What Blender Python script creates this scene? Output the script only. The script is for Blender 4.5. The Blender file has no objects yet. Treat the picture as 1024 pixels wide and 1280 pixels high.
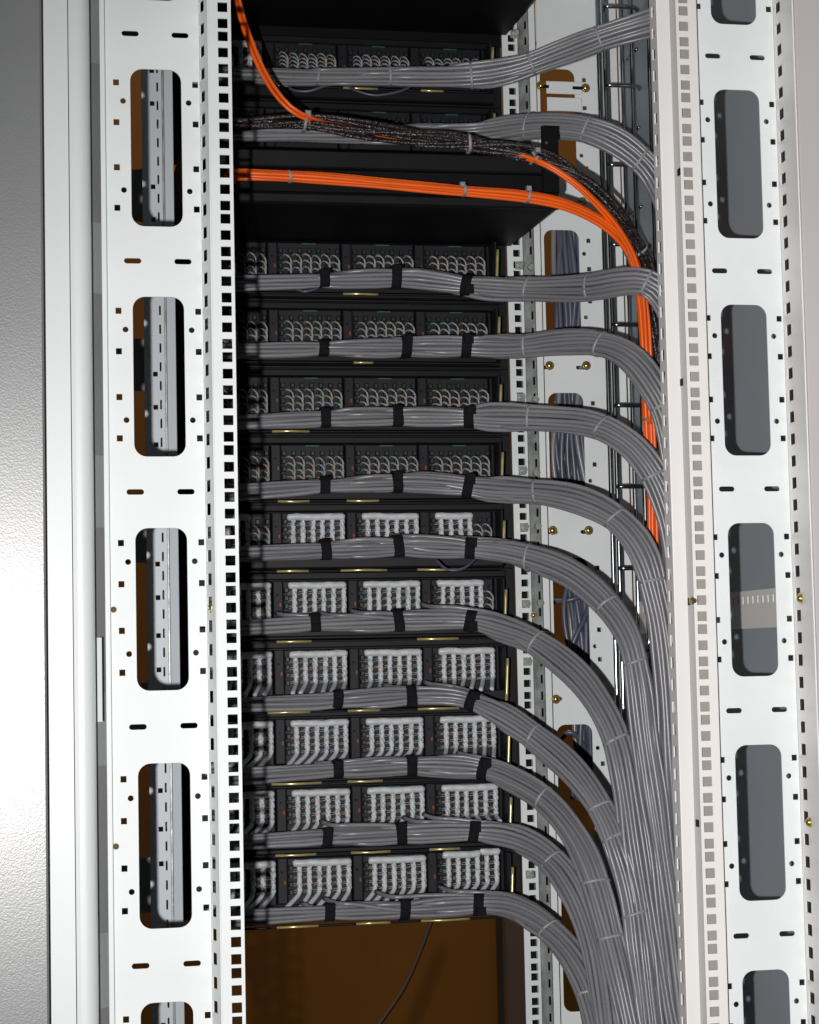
import bpy, math, random
import numpy as np
from mathutils import Vector, Matrix
from mathutils.geometry import delaunay_2d_cdt

S = bpy.context.scene
col = S.collection
R = random.Random(7)

# ------------------------------------------------------------------ camera
CAM = np.array([-0.42795, -1.88431, 0.99004])      # rack height reference z = 1.6 m
YAW, PITCH, ROLL, FPX = 0.193248, 0.0713636, -0.0210783, 2500.0
ZO = 1.6
def _axes():
    cy, sy = math.cos(YAW), math.sin(YAW); cp, sp = math.cos(PITCH), math.sin(PITCH)
    cr, sr = math.cos(ROLL), math.sin(ROLL)
    f = np.array([sy*cp, cy*cp, sp]); r = np.array([cy, -sy, 0.0]); u = np.cross(r, f)
    return cr*r+sr*u, -sr*r+cr*u, f
RT, UP, FW = _axes()
cam = bpy.data.cameras.new('camera'); co = bpy.data.objects.new('camera', cam); col.objects.link(co)
cam.sensor_fit = 'VERTICAL'; cam.sensor_height = 36.0; cam.lens = FPX/1280*36
cam.clip_start = 0.05; cam.clip_end = 60
M = Matrix.Identity(4)
for i in range(3):
    M[i][0], M[i][1], M[i][2], M[i][3] = RT[i], UP[i], -FW[i], CAM[i]
co.matrix_world = M
S.camera = co
S.render.resolution_x = 819; S.render.resolution_y = 1024

def at(px, py, Y=None, X=None):
    """a point of the real place (metres) seen at photo pixel px,py and lying at depth Y (or on the plane X); mm in"""
    d = FW*FPX + RT*(px-512) + UP*(640-py)
    t = (Y/1000-CAM[1])/d[1] if Y is not None else (X/1000-CAM[0])/d[0]
    return CAM + t*d

# ------------------------------------------------------------------ light
w = bpy.data.worlds.new('World'); S.world = w; w.use_nodes = True
w.node_tree.nodes['Background'].inputs[0].default_value = (0.80, 0.86, 1.0, 1)
w.node_tree.nodes['Background'].inputs[1].default_value = 0.009
fl = bpy.data.lights.new('camera_flash', 'SPOT'); fo = bpy.data.objects.new('camera_flash', fl); col.objects.link(fo)
fo.location = (-0.525, -1.884, 0.955)
fl.energy = 190; fl.shadow_soft_size = 0.010; fl.spot_size = math.radians(88); fl.spot_blend = 1.0
fl.color = (1.0, 0.985, 0.97)
fo.rotation_euler = (Vector((0.42, 0.0, 0.90))-fo.location).to_track_quat('-Z', 'Y').to_euler()
rl = bpy.data.lights.new('room_lamp', 'AREA'); ro = bpy.data.objects.new('room_lamp', rl); col.objects.link(ro)
rl.shape = 'RECTANGLE'; rl.size = 1.8; rl.size_y = 0.5; rl.energy = 420; rl.color = (1.0, 0.93, 0.82)
ro.location = (0.2, 0.55, 6.0); ro.rotation_euler = (Vector((0.1, 2.4, 0.9))-ro.location).to_track_quat('-Z', 'Y').to_euler()
S.view_settings.view_transform = 'Standard'; S.view_settings.look = 'None'
S.view_settings.exposure = 0.0; S.view_settings.gamma = 1.0
S.render.engine = 'CYCLES'
S.cycles.max_bounces = 6

# ------------------------------------------------------------------ materials
def mat(name, c, rough=0.5, metal=0.0, bump=0.0, bscale=200, var=0.0, vscale=8, coat=0.0, spec=0.5, dirt_or_glint=None, detail=3):
    m = bpy.data.materials.new(name); m.use_nodes = True
    nt = m.node_tree; b = nt.nodes['Principled BSDF']
    b.inputs['Base Color'].default_value = (*c, 1); b.inputs['Roughness'].default_value = rough
    b.inputs['Metallic'].default_value = metal; b.inputs['Coat Weight'].default_value = coat
    b.inputs['Specular IOR Level'].default_value = spec
    tc = nt.nodes.new('ShaderNodeTexCoord')
    if var > 0:
        n = nt.nodes.new('ShaderNodeTexNoise'); n.inputs['Scale'].default_value = vscale; n.inputs['Detail'].default_value = 6
        nt.links.new(tc.outputs['Object'], n.inputs['Vector'])
        r = nt.nodes.new('ShaderNodeValToRGB')
        d = dirt_or_glint or tuple(x*(1-var) for x in c)
        r.color_ramp.elements[0].position = 0.35; r.color_ramp.elements[0].color = (*d, 1)
        r.color_ramp.elements[1].position = 0.65; r.color_ramp.elements[1].color = (*c, 1)
        nt.links.new(n.outputs['Fac'], r.inputs['Fac']); nt.links.new(r.outputs['Color'], b.inputs['Base Color'])
        mr = nt.nodes.new('ShaderNodeMapRange'); mr.inputs['To Min'].default_value = rough*0.85; mr.inputs['To Max'].default_value = min(1, rough*1.15)
        nt.links.new(n.outputs['Fac'], mr.inputs['Value']); nt.links.new(mr.outputs['Result'], b.inputs['Roughness'])
    if bump > 0:
        n = nt.nodes.new('ShaderNodeTexNoise'); n.inputs['Scale'].default_value = bscale; n.inputs['Detail'].default_value = detail
        nt.links.new(tc.outputs['Object'], n.inputs['Vector'])
        bp = nt.nodes.new('ShaderNodeBump'); bp.inputs['Strength'].default_value = bump; bp.inputs['Distance'].default_value = 0.002
        nt.links.new(n.outputs['Fac'], bp.inputs['Height']); nt.links.new(bp.outputs['Normal'], b.inputs['Normal'])
    return m

PAINT = mat('light_grey_paint', (0.745, 0.777, 0.78), 0.52, bump=0.06, bscale=900, var=0.06, vscale=11)
WARM = mat('warm_grey_paint', (0.80, 0.775, 0.76), 0.38, bump=0.04, bscale=900, var=0.04, vscale=5)
POST = mat('white_paint', (0.70, 0.73, 0.735), 0.42, bump=0.04, bscale=700, var=0.03, vscale=4)
DOOR = mat('textured_grey_door', (0.21, 0.215, 0.22), 0.33, bump=0.08, bscale=650, var=0.05, vscale=6, detail=2, spec=0.9)
WALLP = mat('blue_grey_panel', (0.34, 0.375, 0.41), 0.45, bump=0.05, bscale=500, var=0.06)
ZINC = mat('zinc_plate', (0.50, 0.53, 0.52), 0.34, metal=0.25, var=0.45, vscale=55, bump=0.2, bscale=80)
CHROME = mat('chrome_wire', (0.40, 0.43, 0.44), 0.2, metal=1.0)
NICKEL = mat('nickel_nut', (0.80, 0.88, 0.78), 0.2, metal=0.65, bump=0.3, bscale=300)
BRASS = mat('yellow_zinc', (0.62, 0.47, 0.16), 0.25, metal=0.9, var=0.2, vscale=300)
ROD = mat('yellow_zinc_rod', (0.78, 0.66, 0.28), 0.26, metal=0.55, var=0.25, vscale=60)
OUTER = mat('dull_pinkish_grey_paint', (0.53, 0.50, 0.495), 0.45, bump=0.05, bscale=900, var=0.06, vscale=5)
BACKER = mat('shade_toned_backing', (0.31, 0.285, 0.268), 0.5, var=0.08, vscale=20)
RAILM = mat('bluish_grey_rail', (0.56, 0.60, 0.64), 0.42, var=0.06)
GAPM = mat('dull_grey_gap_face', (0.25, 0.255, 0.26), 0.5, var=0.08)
GAPD = mat('darker_grey', (0.18, 0.18, 0.185), 0.5, var=0.08)
BLACKP = mat('black_panel', (0.0055, 0.0055, 0.0075), 0.5, bump=0.05, bscale=500, var=0.25, vscale=14, spec=0.25)
BLACKB = mat('black_box_paint', (0.0035, 0.0035, 0.0045), 0.55, var=0.3, vscale=9, bump=0.05, bscale=400, spec=0.15)
MODULE = mat('dark_module_plastic', (0.013, 0.013, 0.017), 0.5, var=0.25, vscale=60, spec=0.25)
CONTACT = mat('contact_plastic', (0.012, 0.026, 0.02), 0.4, var=0.5, vscale=150)
ORANGEP = mat('orange_latch', (0.20, 0.05, 0.012), 0.5, var=0.3, vscale=200)
GREENP = mat('green_label', (0.02, 0.10, 0.06), 0.5, var=0.3, vscale=200)
VELCRO = mat('black_hook_tape', (0.008, 0.008, 0.010), 0.85, bump=0.8, bscale=600, spec=0.2)
TIE = mat('clear_nylon_tie', (0.31, 0.315, 0.33), 0.4, var=0.15, vscale=90)
GREY = mat('grey_cable_jacket', (0.205, 0.203, 0.219), 0.29, var=0.12, vscale=14, bump=0.16, bscale=75)
GREYB = mat('pale_grey_cable_jacket', (0.240, 0.238, 0.256), 0.29, var=0.12, vscale=14, bump=0.16, bscale=75)
ORANGE = mat('orange_fibre_jacket', (0.98, 0.138, 0.008), 0.38, var=0.08, vscale=20)
BRAID = mat('black_braided_jacket', (0.006, 0.005, 0.006), 0.2, var=0.6, vscale=260, dirt_or_glint=(0.055, 0.04, 0.04), bump=0.9, bscale=330)  # paler speckles put the glints of the braid into the colour
NAVY = mat('dark_blue_grey_cable', (0.09, 0.098, 0.14), 0.35, var=0.25, vscale=20)
BROWN = mat('brown_board', (0.082, 0.0315, 0.0046), 0.9, var=0.30, vscale=2.2, bump=0.1, bscale=300, dirt_or_glint=(0.062, 0.0235, 0.0034), spec=0.1)
DKBROWN = mat('dark_brown', (0.030, 0.013, 0.005), 0.7, var=0.2)
DULLB = mat('tarnished_brass', (0.13, 0.09, 0.04), 0.6, metal=0.3)
SCREWG = mat('screw_steel', (0.45, 0.43, 0.36), 0.3, metal=1.0)

def wire_mat(name, base, amt):
    m = bpy.data.materials.new(name); m.use_nodes = True
    nt = m.node_tree; b = nt.nodes['Principled BSDF']; b.inputs['Roughness'].default_value = 0.38
    tc = nt.nodes.new('ShaderNodeTexCoord'); oi = nt.nodes.new('ShaderNodeObjectInfo')
    ad = nt.nodes.new('ShaderNodeVectorMath'); ad.operation = 'ADD'
    nt.links.new(tc.outputs['Object'], ad.inputs[0]); nt.links.new(oi.outputs['Location'], ad.inputs[1])
    n = nt.nodes.new('ShaderNodeTexVoronoi'); n.inputs['Scale'].default_value = 330
    nt.links.new(ad.outputs[0], n.inputs['Vector'])
    r = nt.nodes.new('ShaderNodeValToRGB'); r.color_ramp.interpolation = 'CONSTANT'
    cols = [(0.0, base), (0.30, (0.50, 0.22, 0.07)), (0.38, base), (0.52, (0.10, 0.32, 0.16)), (0.60, base), (0.70, (0.12, 0.18, 0.42)), (0.77, base), (0.90, (0.30, 0.16, 0.10)), (0.96, base)]
    e = r.color_ramp.elements
    e[0].position = 0; e[0].color = (*base, 1); e[1].position = cols[1][0]; e[1].color = (*[a*amt+bb*(1-amt) for a, bb in zip(cols[1][1], base)], 1)
    for p, c in cols[2:]:
        x = e.new(p); x.color = (*[a*amt+bb*(1-amt) for a, bb in zip(c, base)], 1)
    sp = nt.nodes.new('ShaderNodeSeparateColor'); nt.links.new(n.outputs['Color'], sp.inputs[0])
    nt.links.new(sp.outputs[0], r.inputs['Fac']); nt.links.new(r.outputs['Color'], b.inputs['Base Color'])
    return m
WIRE = wire_mat('white_wire_pairs', (0.60, 0.62, 0.65), 0.5)
JACK = mat('white_comb_plastic', (0.66, 0.68, 0.70), 0.4, var=0.25, vscale=90)
THIN = wire_mat('thin_copper_pairs', (0.33, 0.315, 0.32), 0.7)
TAIL = mat('stripped_cable_end', (0.66, 0.68, 0.71), 0.33, var=0.15, vscale=60)

# ------------------------------------------------------------------ object helpers
def wl(p):
    v = Vector((0, 0, 0))
    while p is not None: v = v + Vector(p.location); p = p.parent
    return v
def tag(o, label=None, cat=None, group=None, kind=None):
    if label: o['label'] = label
    if cat: o['category'] = cat
    if group: o['group'] = group
    if kind: o['kind'] = kind
    return o
def thing(name, label, cat, loc, group=None):
    o = bpy.data.objects.new(name, None); col.objects.link(o); o.location = loc; o.empty_display_size = 0.05
    return tag(o, label, cat, group)
def link(name, me, parent=None, loc=None, m=None):
    """link mesh data as one object; loc is relative to the parent (None: vertices are world coordinates)"""
    if m is not None and not me.materials: me.materials.append(m)
    o = bpy.data.objects.new(name, me); col.objects.link(o); o.parent = parent
    if loc is not None: o.location = loc
    elif parent is not None: o.location = -wl(parent)
    return o
def mesh(name, v, f, smooth=False):
    me = bpy.data.meshes.new(name); me.from_pydata([tuple(map(float, x)) for x in v], [], [tuple(map(int, x)) for x in f]); me.update()
    if smooth: me.shade_smooth()
    return me
class MB:
    def __init__(s): s.v = []; s.f = []
    def box(s, x0, x1, y0, y1, z0, z1):
        n = len(s.v); s.v += [(x, y, z) for z in (z0, z1) for y in (y0, y1) for x in (x0, x1)]
        s.f += [tuple(n+i for i in q) for q in ((0, 2, 3, 1), (4, 5, 7, 6), (0, 1, 5, 4), (2, 6, 7, 3), (0, 4, 6, 2), (1, 3, 7, 5))]; return s
    def bbox(s, x0, x1, y0, y1, z0, z1, c):     # box with its front (-y) edges chamfered
        n = len(s.v)
        for (a, yy) in ((0, y1), (0, y0+c), (c, y0)):
            s.v += [(x0+a, yy, z0+a), (x1-a, yy, z0+a), (x1-a, yy, z1-a), (x0+a, yy, z1-a)]
        for k in (0, 4):
            for i in range(4):
                j = (i+1) % 4; s.f.append((n+k+i, n+k+j, n+k+4+j, n+k+4+i))
        s.f.append((n+8, n+9, n+10, n+11)); s.f.append((n+3, n+2, n+1, n)); return s
    def tube(s, P, r, k=8, cap=True, squash=None):
        v, f = tube_vf(P, r, k, cap); n = len(s.v); s.v += [tuple(x) for x in v]; s.f += [tuple(n+i for i in q) for q in f]; return s
    def cyl(s, c, axis, r, h, k=12, dome=0.0):
        c = np.array(c, float); a = np.array(axis, float); a /= np.linalg.norm(a)
        P = [c, c+a*h*0.8, c+a*h]; s.tube(P, [r, r, r*(1-dome)], k); return s
    def build(s, name, m, parent=None, loc=None, smooth=False):
        return link(name, mesh(name, s.v, s.f, smooth), parent, loc, m)
def frames(P):
    P = np.asarray(P, float); T = np.gradient(P, axis=0); T /= np.linalg.norm(T, axis=1)[:, None]+1e-12
    return T
def tube_vf(P, r, k=8, cap=True):
    P = np.asarray(P, float); n = len(P); T = frames(P)
    a = np.array([0, 0, 1.0]) if abs(T[0][2]) < 0.8 else np.array([0, 1.0, 0])
    N = np.cross(T[0], a); N /= np.linalg.norm(N); Ns = [N]
    for i in range(1, n):
        N = N-T[i]*(N@T[i]); N /= np.linalg.norm(N)+1e-12; Ns.append(N)
    Ns = np.array(Ns); B = np.cross(T, Ns)
    rr = np.full(n, r) if np.isscalar(r) else np.asarray(r, float)
    ang = np.arange(k)*2*math.pi/k
    V = P[:, None, :]+rr[:, None, None]*(np.cos(ang)[None, :, None]*Ns[:, None, :]+np.sin(ang)[None, :, None]*B[:, None, :])
    V = V.reshape(-1, 3)
    F = []
    for i in range(n-1):
        for j in range(k):
            j2 = (j+1) % k; F.append((i*k+j, i*k+j2, (i+1)*k+j2, (i+1)*k+j))
    if cap: F.append(tuple(range(k-1, -1, -1))); F.append(tuple((n-1)*k+j for j in range(k)))
    return V, F
def crom(P, step):
    """Catmull-Rom resampled at about `step`"""
    P = np.asarray(P, float); P = np.vstack([2*P[0]-P[1], P, 2*P[-1]-P[-2]]); out = []
    for i in range(1, len(P)-2):
        a, b, c, d = P[i-1:i+3]; n = max(2, int(np.linalg.norm(c-b)/step*4))
        t = np.linspace(0, 1, n, endpoint=False)[:, None]
        out.append(0.5*((2*b)+(-a+c)*t+(2*a-5*b+4*c-d)*t**2+(-a+3*b-3*c+d)*t**3))
    out = np.vstack(out+[P[-2:-1]])
    L = np.concatenate([[0], np.cumsum(np.linalg.norm(np.diff(out, axis=0), axis=1))])
    n = max(3, int(L[-1]/step)); s = np.linspace(0, L[-1], n)
    return np.stack([np.interp(s, L, out[:, k]) for k in range(3)], 1), s

def rr(cx, cy, wd, h, r, n=5):
    if r <= 0: return [(cx-wd/2, cy-h/2), (cx+wd/2, cy-h/2), (cx+wd/2, cy+h/2), (cx-wd/2, cy+h/2)]
    r = min(r, wd/2, h/2); out = []
    for q, (sx, sy) in enumerate(((1, -1), (1, 1), (-1, 1), (-1, -1))):
        for i in range(n+1):
            a = math.radians(-90+90*q+90*i/n)
            out.append((cx+sx*(wd/2-r)+r*math.cos(a), cy+sy*(h/2-r)+r*math.sin(a)))
    return out
def sheet(name, loops, th, org, ua, va, m, parent):
    """sheet metal with real punched holes: 2D loops (mm) laid at org along ua,va (world units m)"""
    co = []; ed = []
    for lp in loops:
        n0 = len(co); co += [Vector(p) for p in lp]; ed += [(n0+i, n0+(i+1) % len(lp)) for i in range(len(lp))]
    vs, es, fs, ov, oe, of = delaunay_2d_cdt(co, ed, [], 1, 1e-4)
    V2 = np.array([tuple(v) for v in vs]); F2 = np.array([f for f in fs if len(f) == 3])
    cen = V2[F2].mean(1); keep = np.ones(len(F2), bool)
    for li, lp in enumerate(loops):
        q = np.array(lp); inb = (cen[:, 0] > q[:, 0].min()) & (cen[:, 0] < q[:, 0].max()) & (cen[:, 1] > q[:, 1].min()) & (cen[:, 1] < q[:, 1].max())
        if li == 0: keep &= inb; continue
        ids = np.where(inb)[0]
        if len(ids) == 0: continue
        c = cen[ids]; ins = np.zeros(len(ids), bool)
        for i in range(len(q)):
            p1, p2 = q[i], q[(i+1) % len(q)]
            if p1[1] == p2[1]: continue
            cr = ((p1[1] > c[:, 1]) != (p2[1] > c[:, 1])) & (c[:, 0] < (p2[0]-p1[0])*(c[:, 1]-p1[1])/(p2[1]-p1[1])+p1[0])
            ins ^= cr
        keep[ids[ins]] = False
    F2 = F2[keep]; nv = len(V2)
    VV = [(x, y, th/2) for x, y in V2]+[(x, y, -th/2) for x, y in V2]
    FF = [tuple(f) for f in F2]+[tuple(x+nv for x in f[::-1]) for f in F2]
    cnt = {}
    for f in F2:
        for i in range(3):
            a_, b_ = int(f[i]), int(f[(i+1) % 3]); cnt[(a_, b_)] = 1
    for (a_, b_) in cnt:
        if (b_, a_) not in cnt: FF.append((b_, a_, a_+nv, b_+nv))
    me = mesh(name, VV, FF)
    ua = Vector(ua).normalized(); va = Vector(va).normalized(); wa = ua.cross(va)
    mm = Matrix.Identity(4)
    for i in range(3): mm[i][0], mm[i][1], mm[i][2], mm[i][3] = ua[i]/1000, va[i]/1000, wa[i]/1000, org[i]
    me.transform(mm); me.name = name; me.materials.clear(); me.materials.append(m)
    o = bpy.data.objects.new(name, me); col.objects.link(o); o.parent = parent
    if parent is not None: o.location = -wl(parent)
    return o
U = 44.45
Z0, Z1 = -1350.0, 300.0        # foot and head of the sheet metal, mm from the reference
def mm3(x, y, z): return (x/1000, y/1000, z/1000+ZO)

# ------------------------------------------------------------------ background
bg = MB().box(-3.6, 4.4, 2.40, 2.43, -1.4, 5.0).build('wall', BROWN); tag(bg, 'brown wall behind the open back of the cabinet', kind='structure')
c0 = at(630, 1200, Y=2330); c1 = at(659, 1200, Y=2330)
bt = MB().bbox(c0[0], c1[0]+0.04, 2.33, 2.398, -1.3, 4.8, 0.006).build('wall_stripe', DKBROWN)  # darker brown upright box just before the wall
tag(bt, 'dark brown upright batten on the brown wall behind the rack, under the last cable bundle', 'stripe')
P, s = crom([at(x, y, Y=2360) for x, y in ((552, 1120), (540, 1150), (525, 1190), (505, 1235), (478, 1275), (440, 1330), (400, 1400))], 0.02)
o = MB().tube(P, 0.0048).build('wall_line', DKBROWN, smooth=True); tag(o, 'thin dark line slanting across the brown wall below the lowest patch panel', 'cable')  # thin dark brown tube slanting just before the wall

# ------------------------------------------------------------------ the rack
rack = thing('server_rack', 'light grey steel server rack with perforated rails and oblong cable windows', 'server rack', (0, 0.35, ZO+Z0/1000))
def rail_holes(cx, wdt=9.5):
    out = []
    for n in range(-7, 31):
        for d in (0, -12.7, -28.575):
            z = -n*U+d
            if Z0+10 < z < Z1-10: out.append(rr(cx, z, wdt, wdt, 0))
    return out
def slots(cx, wd, ln=11.2, pitch=U/2, ph=0.0, r=0.8):
    out = []; z = Z1-12-ph
    while z > Z0+10: out.append(rr(cx, z, wd, ln, r, 2)); z -= pitch
    return out
def side_plate(y, sx, th=1.5, xin=253, xout=338, m=PAINT, skip=None, slotx=None, label=None):
    lp = [[(sx*xin, Z0), (sx*xout, Z0), (sx*xout, Z1), (sx*xin, Z1)]]
    cx = sx*295.5
    for k in range(-1, 6):
        zt = -40-222.25*k; zc = zt-77
        lp.append(rr(cx, zc, 49, 154, 12, 7))
        for dz in (63, 24, -20, -59.5):
            for q in (-1, 1): lp.append(rr(cx+q*38, zc+dz, 5.6, 5.9, 0))
        for dz in (45, -42):
            for q in (-1, 1): lp.append(rr(cx+q*31.5, zc+dz, 5.6, 5.6, 2.8, 4))
        for q in (-1, 1): lp.append(rr(cx+q*24, zt+34.5, 16.5, 5.2, 2.6, 4))
    lp = [l for i, l in enumerate(lp) if i == 0 or (max(p[1] for p in l) < Z1-2 and min(p[1] for p in l) > Z0+2)]
    if slotx: lp += slots(sx*slotx, 2.6)
    o = sheet('side_plate', lp, th, mm3(0, y, 0), (1, 0, 0), (0, 0, 1), m, rack)
    if label: o['label'] = label
    return o
H = (Z1-Z0)
def flange(x0, y0, x1, y1, m, name='flange', holes=None, th=1.4):
    """upright strip between two plan points; holes = (position along 0..1, width mm)"""
    L = math.hypot(x1-x0, y1-y0); lp = [[(0, Z0), (L, Z0), (L, Z1), (0, Z1)]]
    if holes: lp += slots(L*holes[0], holes[1])
    return sheet(name, lp, th, mm3(x0, y0, 0), (x1-x0, y1-y0, 0), (0, 0, 1), m, rack)
# front rails
for sx, m in ((-1, PAINT), (1, WARM)):
    a, b = 224.5, 246
    face = [[(sx*a, Z0), (sx*b, Z0), (sx*b, Z1), (sx*a, Z1)]]+rail_holes(sx*232.5)
    o = sheet('mounting_rail', face, 1.8, mm3(0, 0, 0), (1, 0, 0), (0, 0, 1), m, rack)
    o['label'] = 'left front rail face with a row of square holes' if sx < 0 else 'right front rail face with a row of square holes'
    flange(sx*(b+0.4), 1.2, sx*252.6, 24, m, 'rail_return', (0.66, 12.5) if sx < 0 else (0.62, 9))
flange(225.3, 1.2, 225.3, 18, WARM, 'rail_flange')
flange(224.9, 18.6, 215.2, 28, WARM, 'rail_bevel')
flange(214.6, 28.6, 214.6, 50, WARM, 'rail_flange', (0.55, 8.5))
flange(-225.3, 1.2, -225.3, 7, PAINT, 'rail_flange')
side_plate(25, -1, xout=344, label='left front plate with oblong cable windows'); side_plate(25, 1, label='right front plate with oblong cable windows')
flange(338.9, 24.2, 337.4, -30, WARM, 'outer_return', (0.24, 15))
flange(-344.9, 24.2, -345.2, 14, PAINT, 'outer_return')
flange(-345.0, 13, -349.2, 13, PAINT, 'outer_lip')
# flat skin behind the right rail holes; oblique shading put into its grey-beige
flange(226.5, 9, 247, 9, BACKER, 'rail_hole_backing')
# right outer frame face and left post
pr = MB().bbox(0.3378, 0.62, -0.0345, -0.030, ZO+Z0/1000, ZO+Z1/1000, 0.0012).build('frame_post', OUTER, rack); pr['label'] = 'warm grey frame edge right of the right plate'
def prism(name, prof, m, smooth=False, z0=Z0, z1=Z1):
    n = len(prof); v = [mm3(x, y, z0) for x, y in prof]+[mm3(x, y, z1) for x, y in prof]
    f = [(i, (i+1) % n, n+(i+1) % n, n+i) for i in range(n)]+[tuple(range(n-1, -1, -1)), tuple(range(n, 2*n))]
    return link(name, mesh(name, v, f, smooth), rack, None, m)
prism('frame_post', [(-403.2, -30), (-380.6, -30), (-380.6, 60), (-403.2, 60)], POST)['label'] = 'flat left half of the white corner post'
pf = [(-379.8, -30.5)]+[(-369+9*math.sin(a), -21.5-9*math.cos(a)) for a in [i*math.pi/2/10 for i in range(11)]]+[(-359.4, 60), (-379.8, 60)]
pf = [(-379.8, -29.6), (-376, -30.5)]+[(-372+12*math.sin(a), -18.5-12*math.cos(a)) for a in [i*math.pi/2/12 for i in range(13)]]+[(-359.6, 70), (-379.8, 70)]
prism('frame_post', pf, POST)['label'] = 'round-edged right half of the white corner post'
prism('gap_strip', [(-359.2, 8), (-347, 16), (-347, 18), (-359.2, 10)], GAPM)
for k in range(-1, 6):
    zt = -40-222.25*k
    prism('gap_band', [(-359.1, 7.2), (-347.5, 14.9), (-347.5, 15.4), (-359.1, 7.7)], GAPD, z0=zt-154, z1=zt)  # darker grey bands before the gap strip, level with the windows
zz = [at(128, 797, Y=-20)[2], at(128, 902, Y=-20)[2]]
prism('lip', [(-358.8, -26), (-354.4, -24.5), (-354.4, -22), (-358.8, -22)], POST, z0=(zz[1]-ZO)*1000, z1=(zz[0]-ZO)*1000)['label'] = 'short narrow lip on the edge of the post'
# grey textured door leaf on the left
dr = MB().bbox(-1.05, -0.4048, -0.064, -0.044, ZO+Z0/1000, ZO+Z1/1000, 0.002).build('cabinet_door', DOOR, rack); dr['label'] = 'textured grey door leaf at the left edge'
prism('door_gap_backing', [(-408, 30), (-401, 30), (-401, 33), (-408, 33)], GAPD)  # dark backing strip added so the door gap reads dark
# side walls
MB().box(0.385, 0.387, 0.03, 0.690, ZO+Z0/1000, ZO+Z1/1000).build('side_wall', WALLP, rack)['label'] = 'blue-grey right side wall seen through the windows'
MB().box(-0.387, -0.385, 0.062, 0.690, ZO+Z0/1000, ZO+Z1/1000).build('side_wall', WALLP, rack)['label'] = 'blue-grey left side wall'
rf_ = MB().bbox(-0.405, 0.42, -0.03, 0.72, ZO+Z1/1000+0.003, ZO+Z1/1000+0.030, 0.002).build('unseen_roof_panel', POST, rack)  # unseen roof added to keep the room lamp off the bundles
# horizontal bracket on the right side wall
z0 = at(930, 786, X=378)[2]; z1 = at(930, 739, X=378)[2]
lp = [rr(330, 0, 600, (z1-z0)*1000, 1)]
for i in range(38): lp.append(rr(45+i*15.5, (z1-z0)*250, 3.0, 9.0, 1.2, 3))
br = sheet('side_bracket', lp, 2, (0.378, 0.04, (z0+z1)/2), (0, 1, 0), (0, 0, 1), WARM, rack); br['label'] = 'slotted bracket across the right side wall'
MB().box(0.3795, 0.3845, 0.07, 0.66, z0+0.001, z1-0.001).build('bracket_web', POST, rack)

# rear frame
YB = 702
def rear_side(sx):
    if sx > 0:
        face = [[(219.5, Z0), (241, Z0), (241, Z1), (219.5, Z1)]]+rail_holes(232.5)
        sheet('mounting_rail', face, 1.8, mm3(0, YB, 0), (1, 0, 0), (0, 0, 1), PAINT, rack)['label'] = 'right rear rail face with square holes and shiny cage nuts'
        o = flange(242.2, 726, 256.6, YB+2, ZINC, 'zinc_flange', (0.83, 5)); o['label'] = 'mottled zinc flange beside the right rear rail'
        flange(257, YB-1, 265.5, YB-1, PAINT, 'edge_strip'); flange(238, YB+42, 276, YB+42, BLACKB, 'dark_slot_backing'); flange(348, YB+14, 367, YB+14, GAPD, 'dark_slot_backing')  # dark strips added behind the slots to keep them dark
        lp_x = (267.5, 349.0)
        side_plate(YB, 1, xin=267.2, xout=370, slotx=354.0, label='right rear plate with oblong cable windows')
        flange(382.5, YB-3, 396, YB-3, PAINT, 'rear_post'); flange(368, YB+9, 384, YB+9, PAINT, 'rear_post')
        flange(395, YB+6, 520, YB+6, WALLP, 'rear_post')
    else:
        lp = [[(-345, Z0), (-240, Z0), (-240, Z1), (-345, Z1)]]
        for k in range(-1, 6):
            zc = -40-222.25*k-77
            lp.append(rr(-286, zc, 49, 154, 12, 7))
            for dz in (63, 24, -20, -59.5): lp.append(rr(-248.5, zc+dz, 5.6, 5.9, 0))
        lp = [l for i, l in enumerate(lp) if i == 0 or (max(p[1] for p in l) < Z1-2 and min(p[1] for p in l) > Z0+2)]
        sheet('side_plate', lp, 1.5, mm3(0, YB, 0), (1, 0, 0), (0, 0, 1), GAPM, rack)['label'] = 'left rear plate seen through the left windows'  # shadow on this plate is put into its darker grey
        lp = [[(-283, Z0), (-259.3, Z0), (-259.3, Z1), (-283, Z1)]]
        for k in range(-1, 6):
            zc = -40-222.25*k-77
            for dz in (63, 24, -20, -59.5): lp.append(rr(-270.5, zc+dz, 5.4, 5.6, 0))
        lp += slots(-264.3, 2.2)
        sheet('middle_rail', lp, 1.5, mm3(0, 450, 0), (1, 0, 0), (0, 0, 1), RAILM, rack)['label'] = 'left middle rail with slots seen through the left windows'
        flange(-258.6, 453, -257.0, 453, ZINC, 'edge_strip'); flange(-256.4, 447, -246.8, 443, RAILM, 'middle_post')
rear_side(1); rear_side(-1)

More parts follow.
